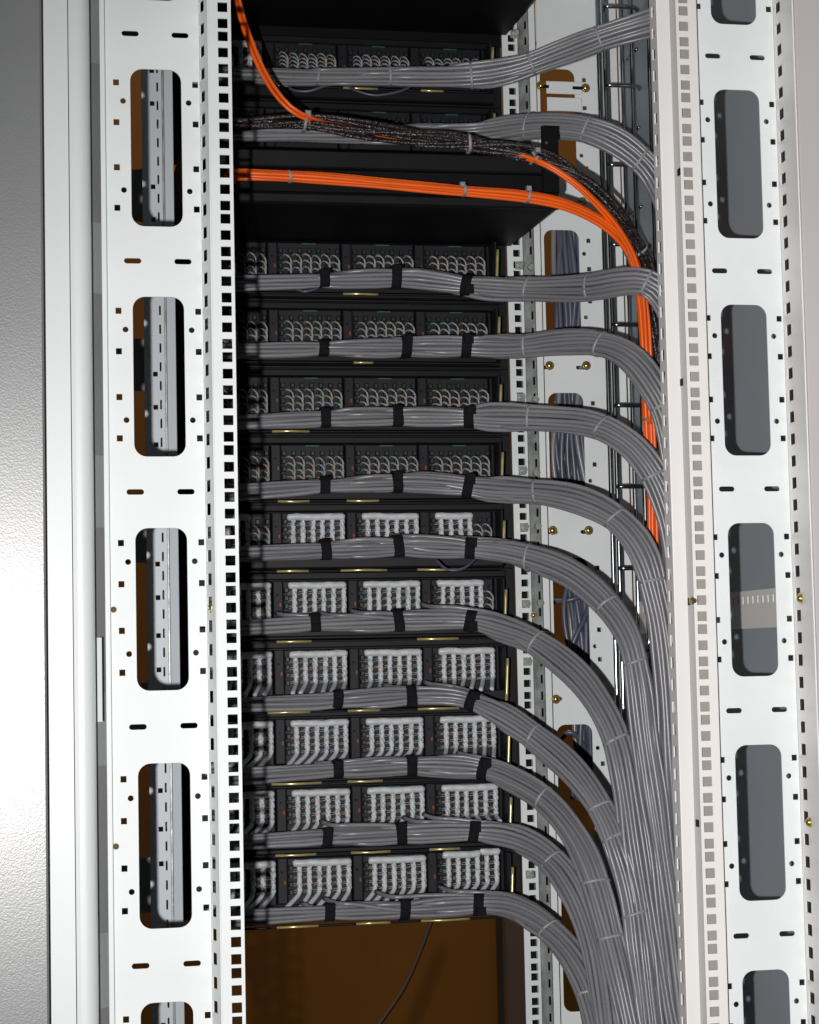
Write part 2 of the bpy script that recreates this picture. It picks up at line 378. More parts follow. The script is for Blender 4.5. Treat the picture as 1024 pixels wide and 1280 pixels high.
# screws (brass pan heads with a cross slot) and cage nuts
def screw_mesh(r, nm):
    b = MB(); k = 14
    P = np.array([(0, 0, 0), (0, -0.35*r, 0), (0, -0.75*r, 0), (0, -0.95*r, 0)]); b.tube(P, [r, r, r*0.82, r*0.35], k)
    me = mesh(nm, b.v, b.f, True); return me
SM = {}
def screw(px, py, Y, r=4.6, m=BRASS, up=None, ax=None, label=None, name='screw'):
    key = (round(r, 1), m.name)
    if key not in SM: SM[key] = screw_mesh(r/1000, name); SM[key].materials.append(m)
    p = Vector(at(px, py, Y=Y)) if ax is None else Vector(at(px, py, X=ax))
    o = bpy.data.objects.new(name, SM[key]); col.objects.link(o); o.parent = rack; o.location = p-wl(rack)
    if ax is not None: o.rotation_euler = (0, 0, -math.pi/2)
    # washer
    wk = ('washer', key)
    if wk not in SM:
        b = MB(); b.tube(np.array([(0, 0, 0), (0, -0.0009, 0)]), r*1.35/1000, 14); SM[wk] = mesh('washer', b.v, b.f); SM[wk].materials.append(m)
    w_ = bpy.data.objects.new('washer', SM[wk]); col.objects.link(w_); w_.parent = o
    if label: o['label'] = label
    return o
for px, py in ((687, 457), (733, 457), (691, 663), (736, 663), (695, 874), (676, 107), (732, 110), (728, 252)): screw(px, py, YB-2)
screw(1001, 748, 0, 4.2, ax=337.0, label='brass screw on the right outer return, upper'); screw(1012, 1028, 0, 4.0, ax=337.0, label='brass screw on the right outer return, lower')
screw(667, 769, YB-3, 3.2)
for px, py in ((147, 762), (150, 1058)): screw(px-5, py, 24, 2.2, m=DULLB)
for px, py in ((164, 92), (176, 242)): screw(px+16 if py < 100 else px+4, py, YB-3, 3.2)
# toothed brass screw at the slot column of the left plate
b = MB(); p = at(266, 760, Y=16)
for i in range(9):
    a = i*2*math.pi/9; b.tube(np.array([p, p+np.array([math.cos(a)*0.0052, -0.004, math.sin(a)*0.0052])]), [0.0018, 0.0005], 5)
b.tube(np.array([p, p+np.array([0, -0.006, 0])]), [0.003, 0.002], 8)
b.build('star_washer', BRASS, rack)['label'] = 'toothed brass washer at the slot column of the left plate'
def nut(px, py, Y, sz=11):
    b = MB(); p = at(px, py, Y=Y); s2 = sz/2000
    b.bbox(p[0]-s2, p[0]+s2, p[1]-0.004, p[1], p[2]-s2, p[2]+s2, 0.0025)
    b.tube(np.array([p+np.array([0, -0.004, 0]), p+np.array([0, -0.010, 0]), p+np.array([0.0006, -0.012, 0.0004])]), [0.0046, 0.0046, 0.002], 8)
    b.build('nut_or_reflection', NICKEL, rack)
for px, py in ((649, 332), (651, 497), (653, 588), (655, 659), (657, 755), (659, 827), (643, 43), (662, 1093)): nut(px, py, YB-3)
for px, py in ((662, 335), (668, 500), (669, 592), (671, 658), (674, 754), (676, 826)): nut(px, py, YB-1, 6)  # small nut shapes in place of the nuts' reflections in the flange
# small dark rivet marks on the right rail flange
for px, py in ((849, 215), (852, 478), (862, 752), (872, 1029)):
    p = at(px, py, X=224.3); MB().box(p[0]-0.0006, p[0]+0.0004, p[1]-0.004, p[1]+0.004, p[2]-0.0035, p[2]+0.0035).build('rivet', BLACKB, rack)
p = at(866, 751, Y=4); MB().cyl(p, (0, -1, 0), 0.0042, 0.005, 10, 0.4).build('clip_nut', BRASS, rack)
# cross bars behind the top right cables
def rbar(x0, x1, y0, y1, Y, m=PAINT, name='cross_bar'):
    a = at(x0, y1, Y=Y); b_ = at(x1, y0, Y=Y)
    return MB().bbox(a[0], b_[0], a[1]-0.002, a[1], a[2], b_[2], 0.0008).build(name, m, rack)
rbar(683, 727, 103, 117, YB-3); rbar(684, 727, 123, 139, YB-3); rbar(671, 748, -20, 68, YB-4)
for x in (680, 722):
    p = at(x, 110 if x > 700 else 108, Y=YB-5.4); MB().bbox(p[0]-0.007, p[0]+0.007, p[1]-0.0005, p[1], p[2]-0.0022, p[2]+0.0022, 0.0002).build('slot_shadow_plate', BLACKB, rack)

# ------------------------------------------------------------------ patch panels
PT = [214.3, 125.4]+[-53.5-88.9*k for k in range(10)]
BX = (-149, -51, 47, 145)
def column_mesh(seed, h):
    """one fanned-out cable: jacket strip with its twisted pairs, origin at its top"""
    r = random.Random(seed); b = MB(); n = 16
    for q in range(3):
        P = [(0.0016*math.cos(q*2.09+t*10+seed)+0.0004*r.uniform(-1, 1), -0.0030+0.0016*math.sin(q*2.09+t*10+seed), -h*t) for t in np.linspace(0, 1, n)]
        b.tube(np.array(P), 0.00215, 6)
    return mesh('wire_pair', b.v, b.f, True)
def rungs_mesh(seed, h):
    """the short cross wires that leave one column to the left into the contacts"""
    r = random.Random(seed); b = MB()
    for i in range(4):
        z = -h*(0.12+0.235*i)
        for d in (0, 0.0022):
            P = [(0.000, -0.001, z-d), (-0.003, -0.0025+r.uniform(-.001, .001), z-d+r.uniform(-.0008, .0008)), (-0.0075, 0.002, z-d-r.uniform(0, .0015)), (-0.0098, 0.006, z-d)]
            b.tube(np.array(P), 0.00058, 5)
    return mesh('cross_wires', b.v, b.f, True)
def loops_mesh(seed, h):
    """four thin pairs looping out of the contacts and down in one column"""
    r = random.Random(seed*31+5); b = MB()
    for i in range(4):
        z = -h*(0.06+0.235*i); rr_ = r.uniform(0.0078, 0.0100)
        for d in (0, 0.0013):
            P = [(-rr_+0.001, 0.005, z-d), (-0.006, -0.003, z+0.0012+r.uniform(-.0008, .0008)), (-0.0015, -0.006, z+0.0002-d), (0.0016+d*0.6, -0.0065, z-0.005), (0.0020+d, -0.005, z-0.011), (0.0005+d+r.uniform(-.0005, .001), -0.003, max(z-0.018, -h+0.004)), (0.0+d, -0.002, -h+0.002)]
            Q, _ = crom(P, 0.0016); b.tube(Q, 0.00066, 5)
    return mesh('wire_loops', b.v, b.f, True)
def tail_mesh(seed, kind):
    r = random.Random(seed*17+3); dx = {0: -0.002, 1: -0.010, 2: -0.023}[kind]*r.uniform(.8, 1.2); dz = {0: -0.006, 1: -0.013, 2: -0.019}[kind]
    P = [(0, -0.003, 0.001), (dx*0.10, -0.007, dz*0.22), (dx*0.55, -0.022, dz*0.66), (dx*1.0, -0.036, dz*1.06), (dx*1.08, -0.036, dz*1.16)]
    Q, _ = crom(P, 0.002); b = MB(); b.tube(Q, 0.0031, 7); return mesh('cable_end', b.v, b.f, True)
HC = 0.0375
COLM = [column_mesh(i, HC) for i in range(6)]; COLS = [column_mesh(i+9, 0.0335) for i in range(6)]; RUNG = [rungs_mesh(i, HC) for i in range(4)]
LOOP = [loops_mesh(i, 0.036) for i in range(7)]; LOOPS = [loops_mesh(i+20, 0.022) for i in range(7)]
TAILS = {(s_, k): tail_mesh(s_, k) for s_ in range(3) for k in range(3)}
cb = MB()
for i in range(7):
    for j in range(4): cb.bbox(-0.039+i*0.0125-0.0026, -0.039+i*0.0125+0.0028, -0.007, 0.0, -0.006-j*0.0102-0.0066, -0.006-j*0.0102, 0.001)
CONT = mesh('contact_row', cb.v, cb.f); CONT.materials.append(CONTACT)
for me, m in [(x, WIRE) for x in COLM+COLS]+[(x, THIN) for x in RUNG+LOOP+LOOPS]+[(x, TAIL) for x in TAILS.values()]: me.materials.append(m)
def bar_mesh(n, seed):
    r = random.Random(seed); b = MB(); wd = n*0.0128
    P = [(-wd+0.0015, -0.003, 0)]+[(-wd+wd*t, -0.0035, r.uniform(-.0005, .0005)+0.0004*math.sin(9*t)) for t in np.linspace(0.05, 0.95, 8)]+[(-0.0008, -0.003, 0)]
    b.tube(np.array(P), [0.0038]+[0.0048]*8+[0.0038], 8); me = mesh('comb_bar', b.v, b.f, True); me.materials.append(JACK); return me
def lk(name, me, parent, x, y, z):
    o = bpy.data.objects.new(name, me); col.objects.link(o); o.parent = parent; o.location = (x, y, z); return o
PLAB = ['topmost patch panel, half in shadow under the black box, behind an almost level grey bundle', 'patch panel second from top, mostly hidden by the twisted black cables',
 'patch panel just under the black shelf box, with thin looped wire pairs', 'looped-wire patch panel, second below the black shelf box', 'looped-wire patch panel, third below the black shelf box',
 'looped-wire patch panel directly above the first one with white combs', 'uppermost patch panel with white wire combs, its right comb two ports short', 'patch panel with white combs, right comb one port short, second of the white ones',
 'patch panel with white combs, fifth from the bottom of the stack', 'patch panel with white combs and slanting cable ends, third from the bottom', 'patch panel with white combs, second from the bottom', 'lowest patch panel, white combs with long slanting cable ends above the brown gap']
PLAB[8] = 'fourth patch panel from the bottom, full white combs above a downward bending bundle'
panels = []
for k, zt in enumerate(PT):
    z0 = (zt-88.0); o = thing('patch_panel', PLAB[k], 'patch panel', mm3(0, 704, z0), 'black patch panels stacked in the rear rails')
    panels.append(o); rk = random.Random(100+k)
    b = MB(); b.bbox(-0.226, 0.2175, 0.0, 0.003, 0.0, 0.0887, 0.0005); b.build('panel_plate', BLACKP, o, (0, 0, 0))
    b = MB(); b.bbox(-0.222, 0.205, -0.010, -0.0005, 0.0765, 0.0860, 0.0015); b.build('top_lip', BLACKP, o, (0, 0, 0))
    b = MB(); b.bbox(-0.222, 0.205, -0.012, -0.0005, 0.002, 0.0175, 0.002); b.build('bottom_lip', MODULE if k >= 6 else BLACKP, o, (0, 0, 0))
    white = k >= 6
    for j, bx in enumerate(BX):
        x = bx/1000; zc = 0.0750
        blk = MB().bbox(-0.043, 0.041, -0.015, -0.0006, -0.060, 0.0, 0.0015).build('punch_block', MODULE, o, (x, 0, zc))
        lk('contact_row', CONT, blk, 0, -0.0155, -0.003)
        g = MB().box(-0.010, 0.008, -0.0170, -0.0152, -0.0028, -0.0014).build('port_label', GREENP, blk, (0, 0, 0))
        n = 6; first = 0
        if k == 6 and j == 3: n = 4
        if k == 7 and j == 3: n = 5
        if k == 6 and j == 0: n = 4
        tk = {6: 0, 7: 0, 8: 1, 9: 2, 10: 2, 11: 2}.get(k, 0)
        if j == 3 and k in (8, 9, 10): tk = 1
        if j == 3 and k == 10: tk = 0
        if white:
            if k == 11 and j == 3:
                lk('comb_bar', bar_mesh(4, 3), blk, -0.0375+4*0.0128+0.000, -0.019, -0.0065+0.003); lk('comb_bar', bar_mesh(2, 5), blk, 0.0390, -0.019, -0.0045+0.003)
            else: lk('comb_bar', bar_mesh(n, k*7+j), blk, -0.0375+n*0.0128, -0.019, -0.0065)
        elif k == 0 and j == 0: lk('comb_bar', bar_mesh(3, 9), blk, 0.038, -0.019, -0.0065)
        for i in range(6):
            cx = -0.0375+0.0128*(i+1)-0.0035
            if white and i < n or (k == 0 and j == 0 and i > 2):
                dz = rk.uniform(-.0008, .0008)+(0.003 if k == 11 and j == 3 else 0)
                a = lk('wire_pair', (COLS if k > 7 else COLM)[rk.randrange(6)], blk, cx+rk.uniform(-.0005, .0005), -0.018, -0.009+dz)
                lk('cross_wires', RUNG[rk.randrange(4)], blk, cx, -0.0175, -0.010)
                lk('cable_end', TAILS[(rk.randrange(3), tk)], blk, cx, -0.018, -0.009-(0.0335 if k > 7 else HC)+dz)
            else:
                lk('wire_loops', (LOOPS if k < 2 else LOOP)[rk.randrange(7)], blk, cx+rk.uniform(-.0009, .0009), -0.018, -0.0165+rk.uniform(-.0012, .0012))
        # slim latch strip right of the block
        ls = MB().bbox(-0.0062, 0.0062, -0.0135, -0.0006, -0.058, 0.0, 0.001).build('latch_strip', MODULE, o, (x+0.0492, 0, zc))
        MB().bbox(0.001, 0.0045, -0.0155, -0.0132, -0.034, -0.028, 0.0006).build('latch', ORANGEP, ls, (0, 0, 0))
        MB().cyl((-0.001, -0.0134, -0.018), (0, -1, 0), 0.0016, 0.0007, 8).build('latch_pin', BLACKB, ls, (0, 0, 0))
        MB().box(-0.0048, -0.0036, -0.0150, -0.0133, -0.040, -0.004).build('latch_rib', MODULE, ls, (0, 0, 0))
    # upright side cheek and bent management rod in front of the panel
    MB().bbox(0.1905, 0.1935, -0.050, -0.0005, 0.018, 0.074, 0.001).build('side_cheek', MODULE, o, (0, 0, 0))
    zr = (0.0-0.0040) if k > 1 else -0.002
    xr = (at(631, 850, Y=640)[0])
    P = [(-0.212, -0.077, zr), (-0.10, -0.077, zr), (0.05, -0.077, zr), (xr-0.014, -0.077, zr), (xr-0.006, -0.077, zr+0.001), (xr-0.0015, -0.077, zr+0.006)]
    Q = crom(P, 0.008)[0]; MB().tube(Q, 0.0016, 7).build('management_rod', BLACKP, o, (0, 0, 0), True)
    P = [(xr-0.0015, -0.077, zr+0.008), (xr, -0.076, zr+0.03), (xr+0.0022, -0.074, zr+0.062)]
    MB().tube(crom(P, 0.008)[0], 0.00185, 8).build('rod_end', ROD, o, (0, 0, 0), True)
    for cx in (-0.186, -0.090, 0.006, 0.102):
        hl = (0.027 if k > 5 else 0.021)+rk.uniform(-.009, .005); cx += rk.uniform(-.008, .006)
        if rk.random() < (0.55 if k < 6 else 0.06): continue
        MB().tube(np.array([(cx-hl, -0.0775, zr), (cx, -0.0775, zr+rk.uniform(-.0006, .0006)), (cx+hl, -0.0775, zr)]), 0.0016, 8).build('rod_sleeve', ROD, o, (0, 0, 0), True)

# ------------------------------------------------------------------ black boxes on the rear rails
t = thing('shelf_box', 'wide black box with a stepped face behind the orange cable bundle', 'equipment box', mm3(0, 580, -68))
MB().bbox(-0.235, 0.2235, -0.118+0.004, 0.118, 0.004, 0.0655, 0.001).build('box_body', BLACKB, t, (0, 0, 0))
MB().bbox(-0.235, 0.2265, -0.1215, -0.1142, 0.044, 0.066, 0.002).build('face_strip', BLACKP, t, (0, 0, 0))
MB().bbox(-0.235, 0.2265, -0.1205, -0.1142, 0.001, 0.0135, 0.002).build('lower_lip', BLACKP, t, (0, 0, 0))
MB().bbox(-0.235, 0.2265, -0.1185, -0.1142, 0.0150, 0.0430, 0.001).build('face_panel', BLACKB, t, (0, 0, 0))
MB().cyl((0.2085, -0.1185, 0.020), (0, -1, 0), 0.0019, 0.0016, 8, 0.3).build('face_screw', SCREWG, t, (0, 0, 0))
a = at(676, 158, Y=456); b_ = at(703, 246, Y=456)
t2 = thing('bracket_plate', 'upright matt black bracket at the right end of the black shelf box', 'bracket', (a[0], 0.456, b_[2]))
MB().bbox(0, b_[0]-a[0]-0.004, -0.003, 0.0005, 0.004, a[2]-b_[2], 0.001).build('bracket_face', BLACKB, t2, (0, 0, 0))
c = at(727, 160, Y=560)
MB().box(b_[0]-a[0]-0.006, b_[0]-a[0]-0.003, 0.001, 0.20, 0.030, a[2]-b_[2]-0.012).build('bracket_side', BLACKB, t2, (0, 0, 0))
MB().cyl((0.006, -0.003, 0.066), (0, -1, 0), 0.0018, 0.0016, 8, 0.3).build('bracket_screw', SCREWG, t2, (0, 0, 0))
t = thing('top_box', 'large black equipment box filling the top of the rack above the first patch panel', 'equipment box', mm3(0, 580, 225.5))
MB().bbox(-0.235, 0.2245, -0.150, 0.118, 0.0, 0.130, 0.001).build('box_body', BLACKB, t, (0, 0, 0))
MB().bbox(-0.235, 0.2245, -0.1535, -0.1505, 0.002, 0.040, 0.001).build('face_strip', BLACKP, t, (0, 0, 0))
MB().box(-0.238, 0.2175, 0.1185, 0.1205, -0.0170, 0.08).build('mounting_flange', BLACKB, t, (0, 0, 0))

# ------------------------------------------------------------------ wire basket
wb = thing('wire_basket', 'chrome wire cable basket standing upright behind the grey cable bundles at the right', 'cable basket', mm3(360, 640, Z0))
def tubep(P, r, name, m, parent, step=0.02, k=8): Q = crom(P, step)[0]; return MB().tube(Q, r, k).build(name, m, parent, None, True)
for x, y in ((335, 606), (343, 660), (372, 606), (377, 664), (381, 560)):
    MB().tube(np.array([mm3(x, y, z) for z in np.linspace(Z0+4, Z1, 12)]), 0.0031, 8).build('upright_wire', CHROME, wb, None, True)
for i, z in enumerate([238-106.0*j for j in range(-0, 15)]):
    P = [mm3(333, 601, z), mm3(336, 600, z), mm3(350, 599.5, z), mm3(372, 599.5, z), mm3(380, 603, z), mm3(383, 612, z)]
    tubep(P, 0.0028, 'cross_wire', CHROME, wb, 0.006)
    P = [mm3(383, 618, z-50), mm3(383.5, 640, z-51), mm3(383.5, 690, z-50)]
    tubep(P, 0.0024, 'side_wire', CHROME, wb, 0.01)
for x, y in ((383, 545), (383, 480)): MB().tube(np.array([mm3(x, y, z) for z in np.linspace(Z0+4, Z1, 12)]), 0.0022, 8).build('upright_wire', CHROME, wb, None, True)

# ------------------------------------------------------------------ cable bundles
def hexpts(n, d, ay=1.0):
    pts = []
    for i in range(-6, 7):
        for j in range(-6, 7):
            pts.append(((i+0.5*(j % 2))*d, j*d*0.866))
    pts.sort(key=lambda p: (p[0]**2*ay+p[1]**2)+0.001*d*d*p[0])
    return pts[:n]
def smooth(x, a, b): t = min(1, max(0, (x-a)/(b-a))); return t*t*(3-2*t)
def bundle(name, label, cat, group, path, n, d, m, seed, groups=None, twist=0.35, wander=0.0011, ties=(), straps=(), step=0.013, k=8, ay=1.0, cname='cable', mats=None, port_z=None, flat=1.0, fanp=0.0):
    r = random.Random(seed)
    W = np.array([at(x, y, Y=Y) for x, y, Y in path]); C, s = crom(W, step); T = frames(C)
    Bv = np.array([0, -1.0, 0])-T*(T@np.array([0, -1.0, 0]))[:, None]; Bv /= np.linalg.norm(Bv, axis=1)[:, None]; Nv = np.cross(Bv, T)
    Nv = np.where(Nv[:, 2:3]*1+0 > 0, Nv, Nv) ; L = s[-1]
    mid = C[len(C)//3]; root = thing(name, label, cat, tuple(mid), group)
    off = hexpts(n, d/1000*1.0, ay)
    pts_at = lambda px: int(np.argmin([abs(c[0]-px) for c in C[:max(4, len(C)*2//3)]]))
    # group index: inner cables come from the farthest ports
    gi = [0]*n
    if groups:
        cnt = 0
        for g, (gx, gn) in enumerate(groups):
            for q in range(cnt, min(n, cnt+gn)): gi[q] = g
            cnt += gn
    starts = [0]*(len(groups) if groups else 1)
    if groups: starts = [max(0, pts_at(gx/1000)) for gx, gn in groups]; starts[0] = 0
    act = np.ones(len(C))*1.0
    ph = [r.uniform(0, 6.28) for _ in range(4)]
    def rot(i):
        return twist*math.sin(s[i]*4.2+ph[0])+0.5*twist*math.sin(s[i]*9+ph[1])
    pin = 1+0.05*np.sin(s*23+ph[2])+0.04*np.sin(s*51+ph[3])
    for p_ in straps:
        si = s[int(np.argmin(np.linalg.norm(C-at(p_[0], p_[1], Y=p_[2]), axis=1)))]; pin -= 0.17*np.exp(-((s-si)/0.016)**2)
    for p_ in ties:
        si = s[int(np.argmin(np.linalg.norm(C-at(p_[0], p_[1], Y=p_[2]), axis=1)))]; pin -= 0.05*np.exp(-((s-si)/0.02)**2)
    rmax = np.zeros(len(C)); rmax2 = np.zeros(len(C))
    for q, (a0, b0) in enumerate(off):
        g = gi[q]; i0 = starts[g]; fan = False; amp = 0.003; ln = 0.05
        if g > 0:
            gx = groups[g][0]/1000+r.uniform(-0.036, 0.034); i0 = max(0, pts_at(gx)); fan = fanp > 0 and r.random() < fanp
            amp = r.uniform(0.006, 0.011) if fan else r.uniform(0.0, 0.003); ln = r.uniform(0.07, 0.12) if fan else 0.05
        p1, p2, p3 = r.uniform(0, 6.28), r.uniform(0, 6.28), r.uniform(5, 9)
        pts = []
        for i in range(i0, len(C)):
            an = rot(i); ca, sa = math.cos(an), math.sin(an)
            a = a0*ca-b0*sa; b = a0*sa+b0*ca
            if flat != 1.0: a *= flat; b /= flat
            a *= pin[i]; b *= pin[i]
            a += wander*math.sin(s[i]*p3*3+p1); b += wander*math.sin(s[i]*p3*2.3+p2)
            if g > 0:
                e = 1-smooth(s[i]-s[i0], 0, ln); b -= (0.006 if fan else 0.014)*e; a = a*(1-0.5*e)+amp*e
            if g == 0 or s[i]-s[i0] > 0.04:
                rmax[i] = max(rmax[i], abs(a)+d/2000); rmax2[i] = max(rmax2[i], abs(b)+d/2000)
            pts.append(C[i]+Nv[i]*a*SG+Bv[i]*b)
        if fan and port_z is not None:
            pre = [pts[0]+np.array([-0.016, 0.030, 0.004]), pts[0]+np.array([-0.008, 0.012, 0.001])]
            pts = [p for p in crom(pre+pts[:3], step*0.6)[0]]+pts[3:]
        mm_ = m if not mats else mats[r.randrange(len(mats))]
        v, f = tube_vf(np.array(pts), d/2000*0.985, k)
        link(cname, mesh(cname, v, f, True), root, None, mm_)
    def sleeve(px, wd, extra, nm, mt, tab):
        # nearest sample to the photo position
        p = at(px[0], px[1], Y=px[2]); i = int(np.argmin(np.linalg.norm(C-p, axis=1))); i = min(max(i, 1), len(C)-2)
        ra, rb = rmax[i]+extra, rmax2[i]+extra; t = T[i]; kk = 28; V = []; F = []; prof = [(-wd/2, -0.0006), (-wd/2*0.92, 0.0), (wd/2*0.92, 0.0), (wd/2, -0.0006)]
        rnd = random.Random(int(px[0]*7+px[1]))
        ph_ = rnd.uniform(0, 6)
        if extra > 0.001: tilt = rnd.uniform(-0.12, 0.12)
        else: tilt = rnd.uniform(-0.2, 0.2)
        for (u_, e_) in prof:
            for j in range(kk):
                th = j*2*math.pi/kk; e2 = e_+(0.0007*math.sin(3*th+ph_) if tab else 0)
                ex = 1.0; ct, st = math.cos(th), math.sin(th)
                sq = (abs(ct)**2.4+abs(st)**2.4)**(-1/2.4)
                V.append(C[i]+t*(u_+tilt*ct*ra)+Nv[i]*SG*ct*sq*(ra+e2)*0.97+Bv[i]*st*sq*(rb+e2)*0.97)
        for a_ in range(3):
            for j in range(kk): j2 = (j+1) % kk; F.append((a_*kk+j, a_*kk+j2, (a_+1)*kk+j2, (a_+1)*kk+j))
        if not tab:   # the square head of the tie
            pass
        o = link(nm, mesh(nm, V, F, True), root, None, mt)
        if tab:
            b = MB(); c = C[i]-np.array([0, rb, 0])
            zt_ = (1 if rnd.random() < 0.5 else -1)*ra*0.5; hh = ra*rnd.uniform(0.35, 0.5)
            b.bbox(c[0]-wd*0.44, c[0]+wd*0.46, c[1]-0.0022, c[1]+0.004, c[2]+zt_-hh, c[2]+zt_+hh, 0.0010)
            link('strap_end', mesh('strap_end', b.v, b.f), o, Vector((0, 0, 0)), mt)
        return o
    for p in straps: sleeve(p, 0.0130, 0.0022, 'strap', VELCRO, True)
    for p in ties: sleeve(p, 0.0036, 0.0002, 'cable_tie', TIE, False)
    return root
SG = 1.0
GRP = 'grey data cable bundles sweeping from the patch panels to the right'
def GR(px0=None): return [(-300, 9), (-60, 5), (30, 5), (128, 5)]
BUN = [
 dict(label='topmost grey cable bundle, rising to the right past the black top box', path=[(255, 92, 600), (295, 92, 600), (380, 95, 600), (480, 95, 598), (580, 95, 590), (640, 87, 570), (700, 66, 545), (750, 48, 520), (800, 33, 500), (850, 18, 490), (900, -8, 480), (960, -60, 480)], ties=[(392, 93), (481, 94), (585, 95), (665, 82), (745, 50)], straps=[]),
 dict(label='grey cable bundle crossing the black bracket beside the twisted black cables', path=[(255, 166, 610), (330, 166, 610), (450, 168, 610), (540, 168, 600), (600, 165, 590), (650, 159, 560), (690, 157, 530), (730, 161, 510), (768, 175, 500), (800, 198, 495), (822, 225, 495), (840, 270, 490), (850, 350, 485), (868, 600, 480), (880, 1000, 480), (890, 1330, 480)], ties=[(661, 159), (726, 160), (802, 200)], straps=[]),
 dict(label='grey cable bundle under the black shelf box that passes over the orange cables', path=[(262, 351, 600), (312, 351, 600), (400, 349, 600), (500, 347, 600), (545, 351, 598), (590, 357, 588), (660, 361, 560), (730, 360, 500), (780, 352, 455), (812, 355, 440), (838, 385, 440), (858, 450, 445), (870, 600, 450), (885, 1000, 450), (893, 1330, 450)], ties=[(667, 361), (751, 357), (803, 351)], straps=[(402, 349), (498, 347), (580, 356)]),
 dict(label='second grey bundle below the shelf box, arching over the first pair of brass screws', path=[(262, 437, 600), (316, 437, 600), (450, 434, 600), (580, 433, 592), (640, 434, 570), (700, 428, 530), (750, 430, 490), (788, 447, 462), (817, 484, 448), (836, 530, 445), (850, 620, 450), (862, 800, 455), (880, 1050, 455), (890, 1330, 455)], ties=[(661, 434), (758, 432), (824, 512)], straps=[(406, 434), (501, 433), (583, 433)]),
 dict(label='third grey cable bundle below the black shelf box', path=[(262, 526, 600), (300, 526, 600), (400, 522, 600), (500, 520, 600), (590, 521, 590), (680, 523, 545), (740, 530, 495), (778, 548, 465), (806, 575, 450), (830, 618, 445), (845, 680, 445), (855, 800, 450), (862, 1000, 450), (880, 1330, 450)], ties=[(656, 522), (758, 536), (812, 595)], straps=[(402, 521), (501, 520), (588, 521)]),
 dict(label='fourth grey bundle below the shelf box, the last beneath looped wire pairs', path=[(262, 614, 600), (305, 613, 600), (400, 607, 600), (500, 603, 600), (560, 605, 596), (620, 611, 580), (690, 617, 530), (738, 630, 490), (775, 652, 465), (803, 688, 448), (819, 740, 442), (832, 820, 442), (845, 1000, 440), (868, 1330, 440)], ties=[(656, 613), (764, 643), (812, 728)], straps=[(406, 606), (501, 603), (592, 608)]),
 dict(label='grey bundle below the uppermost white combs, crossing above the middle window of the rear plate', path=[(262, 692, 600), (300, 691, 600), (400, 687, 600), (500, 683, 600), (590, 686, 592), (650, 694, 562), (710, 715, 515), (755, 751, 475), (785, 795, 448), (798, 850, 440), (806, 920, 438), (818, 1010, 430), (835, 1150, 420), (856, 1330, 410)], ties=[(663, 697), (764, 764), (799, 826)], straps=[(401, 687), (495, 683), (587, 686)]),
 dict(label='grey bundle with many loose cables under the second row of white combs', path=[(262, 785, 600), (300, 783, 600), (400, 778, 600), (500, 776, 600), (580, 775, 592), (625, 785, 575), (670, 803, 545), (720, 842, 500), (752, 885, 470), (772, 930, 450), (783, 985, 440), (793, 1060, 430), (808, 1150, 420), (838, 1330, 400)], ties=[(667, 802), (771, 923)], straps=[(400, 778), (497, 776), (590, 777)]),
 dict(label='grey bundle with a slanted black strap where it turns down to the right', path=[(262, 881, 600), (315, 879, 600), (420, 875, 600), (510, 870, 600), (570, 871, 594), (620, 890, 570), (670, 923, 535), (715, 962, 490), (750, 1008, 455), (772, 1055, 435), (790, 1115, 425), (803, 1200, 410), (820, 1330, 395)], ties=[(667, 919), (751, 1003), (770, 1047), (796, 1142)], straps=[(424, 875), (514, 870), (596, 877)]),
 dict(label='third grey bundle from the bottom, knotted black strap near its bend', path=[(262, 970, 600), (325, 966, 600), (430, 961, 600), (510, 957, 600), (595, 960, 592), (640, 974, 565), (685, 1003, 525), (722, 1050, 480), (745, 1105, 450), (762, 1170, 430), (778, 1240, 410), (795, 1330, 390)], ties=[(684, 1001), (758, 1108), (770, 1165)], straps=[(427, 961), (508, 957), (600, 961)]),
 dict(label='second grey bundle from the bottom, bending down beside the trunk of cables', path=[(262, 1053, 600), (325, 1050, 600), (410, 1046, 600), (500, 1042, 600), (600, 1040, 592), (650, 1050, 565), (690, 1076, 525), (718, 1115, 485), (738, 1165, 455), (752, 1220, 430), (768, 1330, 390)], ties=[(700, 1082)], straps=[(406, 1046), (499, 1042), (598, 1040)]),
 dict(label='lowest grey bundle, running above the brown gap and down at the right', path=[(262, 1147, 600), (315, 1144, 600), (410, 1140, 600), (500, 1137, 600), (600, 1130, 592), (645, 1136, 565), (690, 1165, 520), (722, 1205, 475), (742, 1255, 440), (755, 1330, 400), (762, 1400, 390)], ties=[(683, 1158), (738, 1232)], straps=[(410, 1141), (507, 1138), (603, 1131)]),
]
for i, B in enumerate(BUN):
    pth = B['path']
    def dep(px, py): return min(pth, key=lambda q: (q[0]-px)**2+(q[1]-py)**2)[2]
    bundle('cable_bundle', B['label'], 'cable bundle', GRP, pth, 24, 5.7, GREY, 40+i, GR(), ties=[(x, y, dep(x, y)) for x, y in B['ties']], straps=[(x, y, 600) for x, y in B['straps']],
           twist=0.30, wander=0.0007, port_z=1.0, fanp=(0.1, 0.1, 0.08, 0.08, 0.08, 0.15, 0.3, 0.55, 0.35, 0.2, 0.55, 0.5)[i], mats=[GREY, GREY, GREYB], ay=0.84)
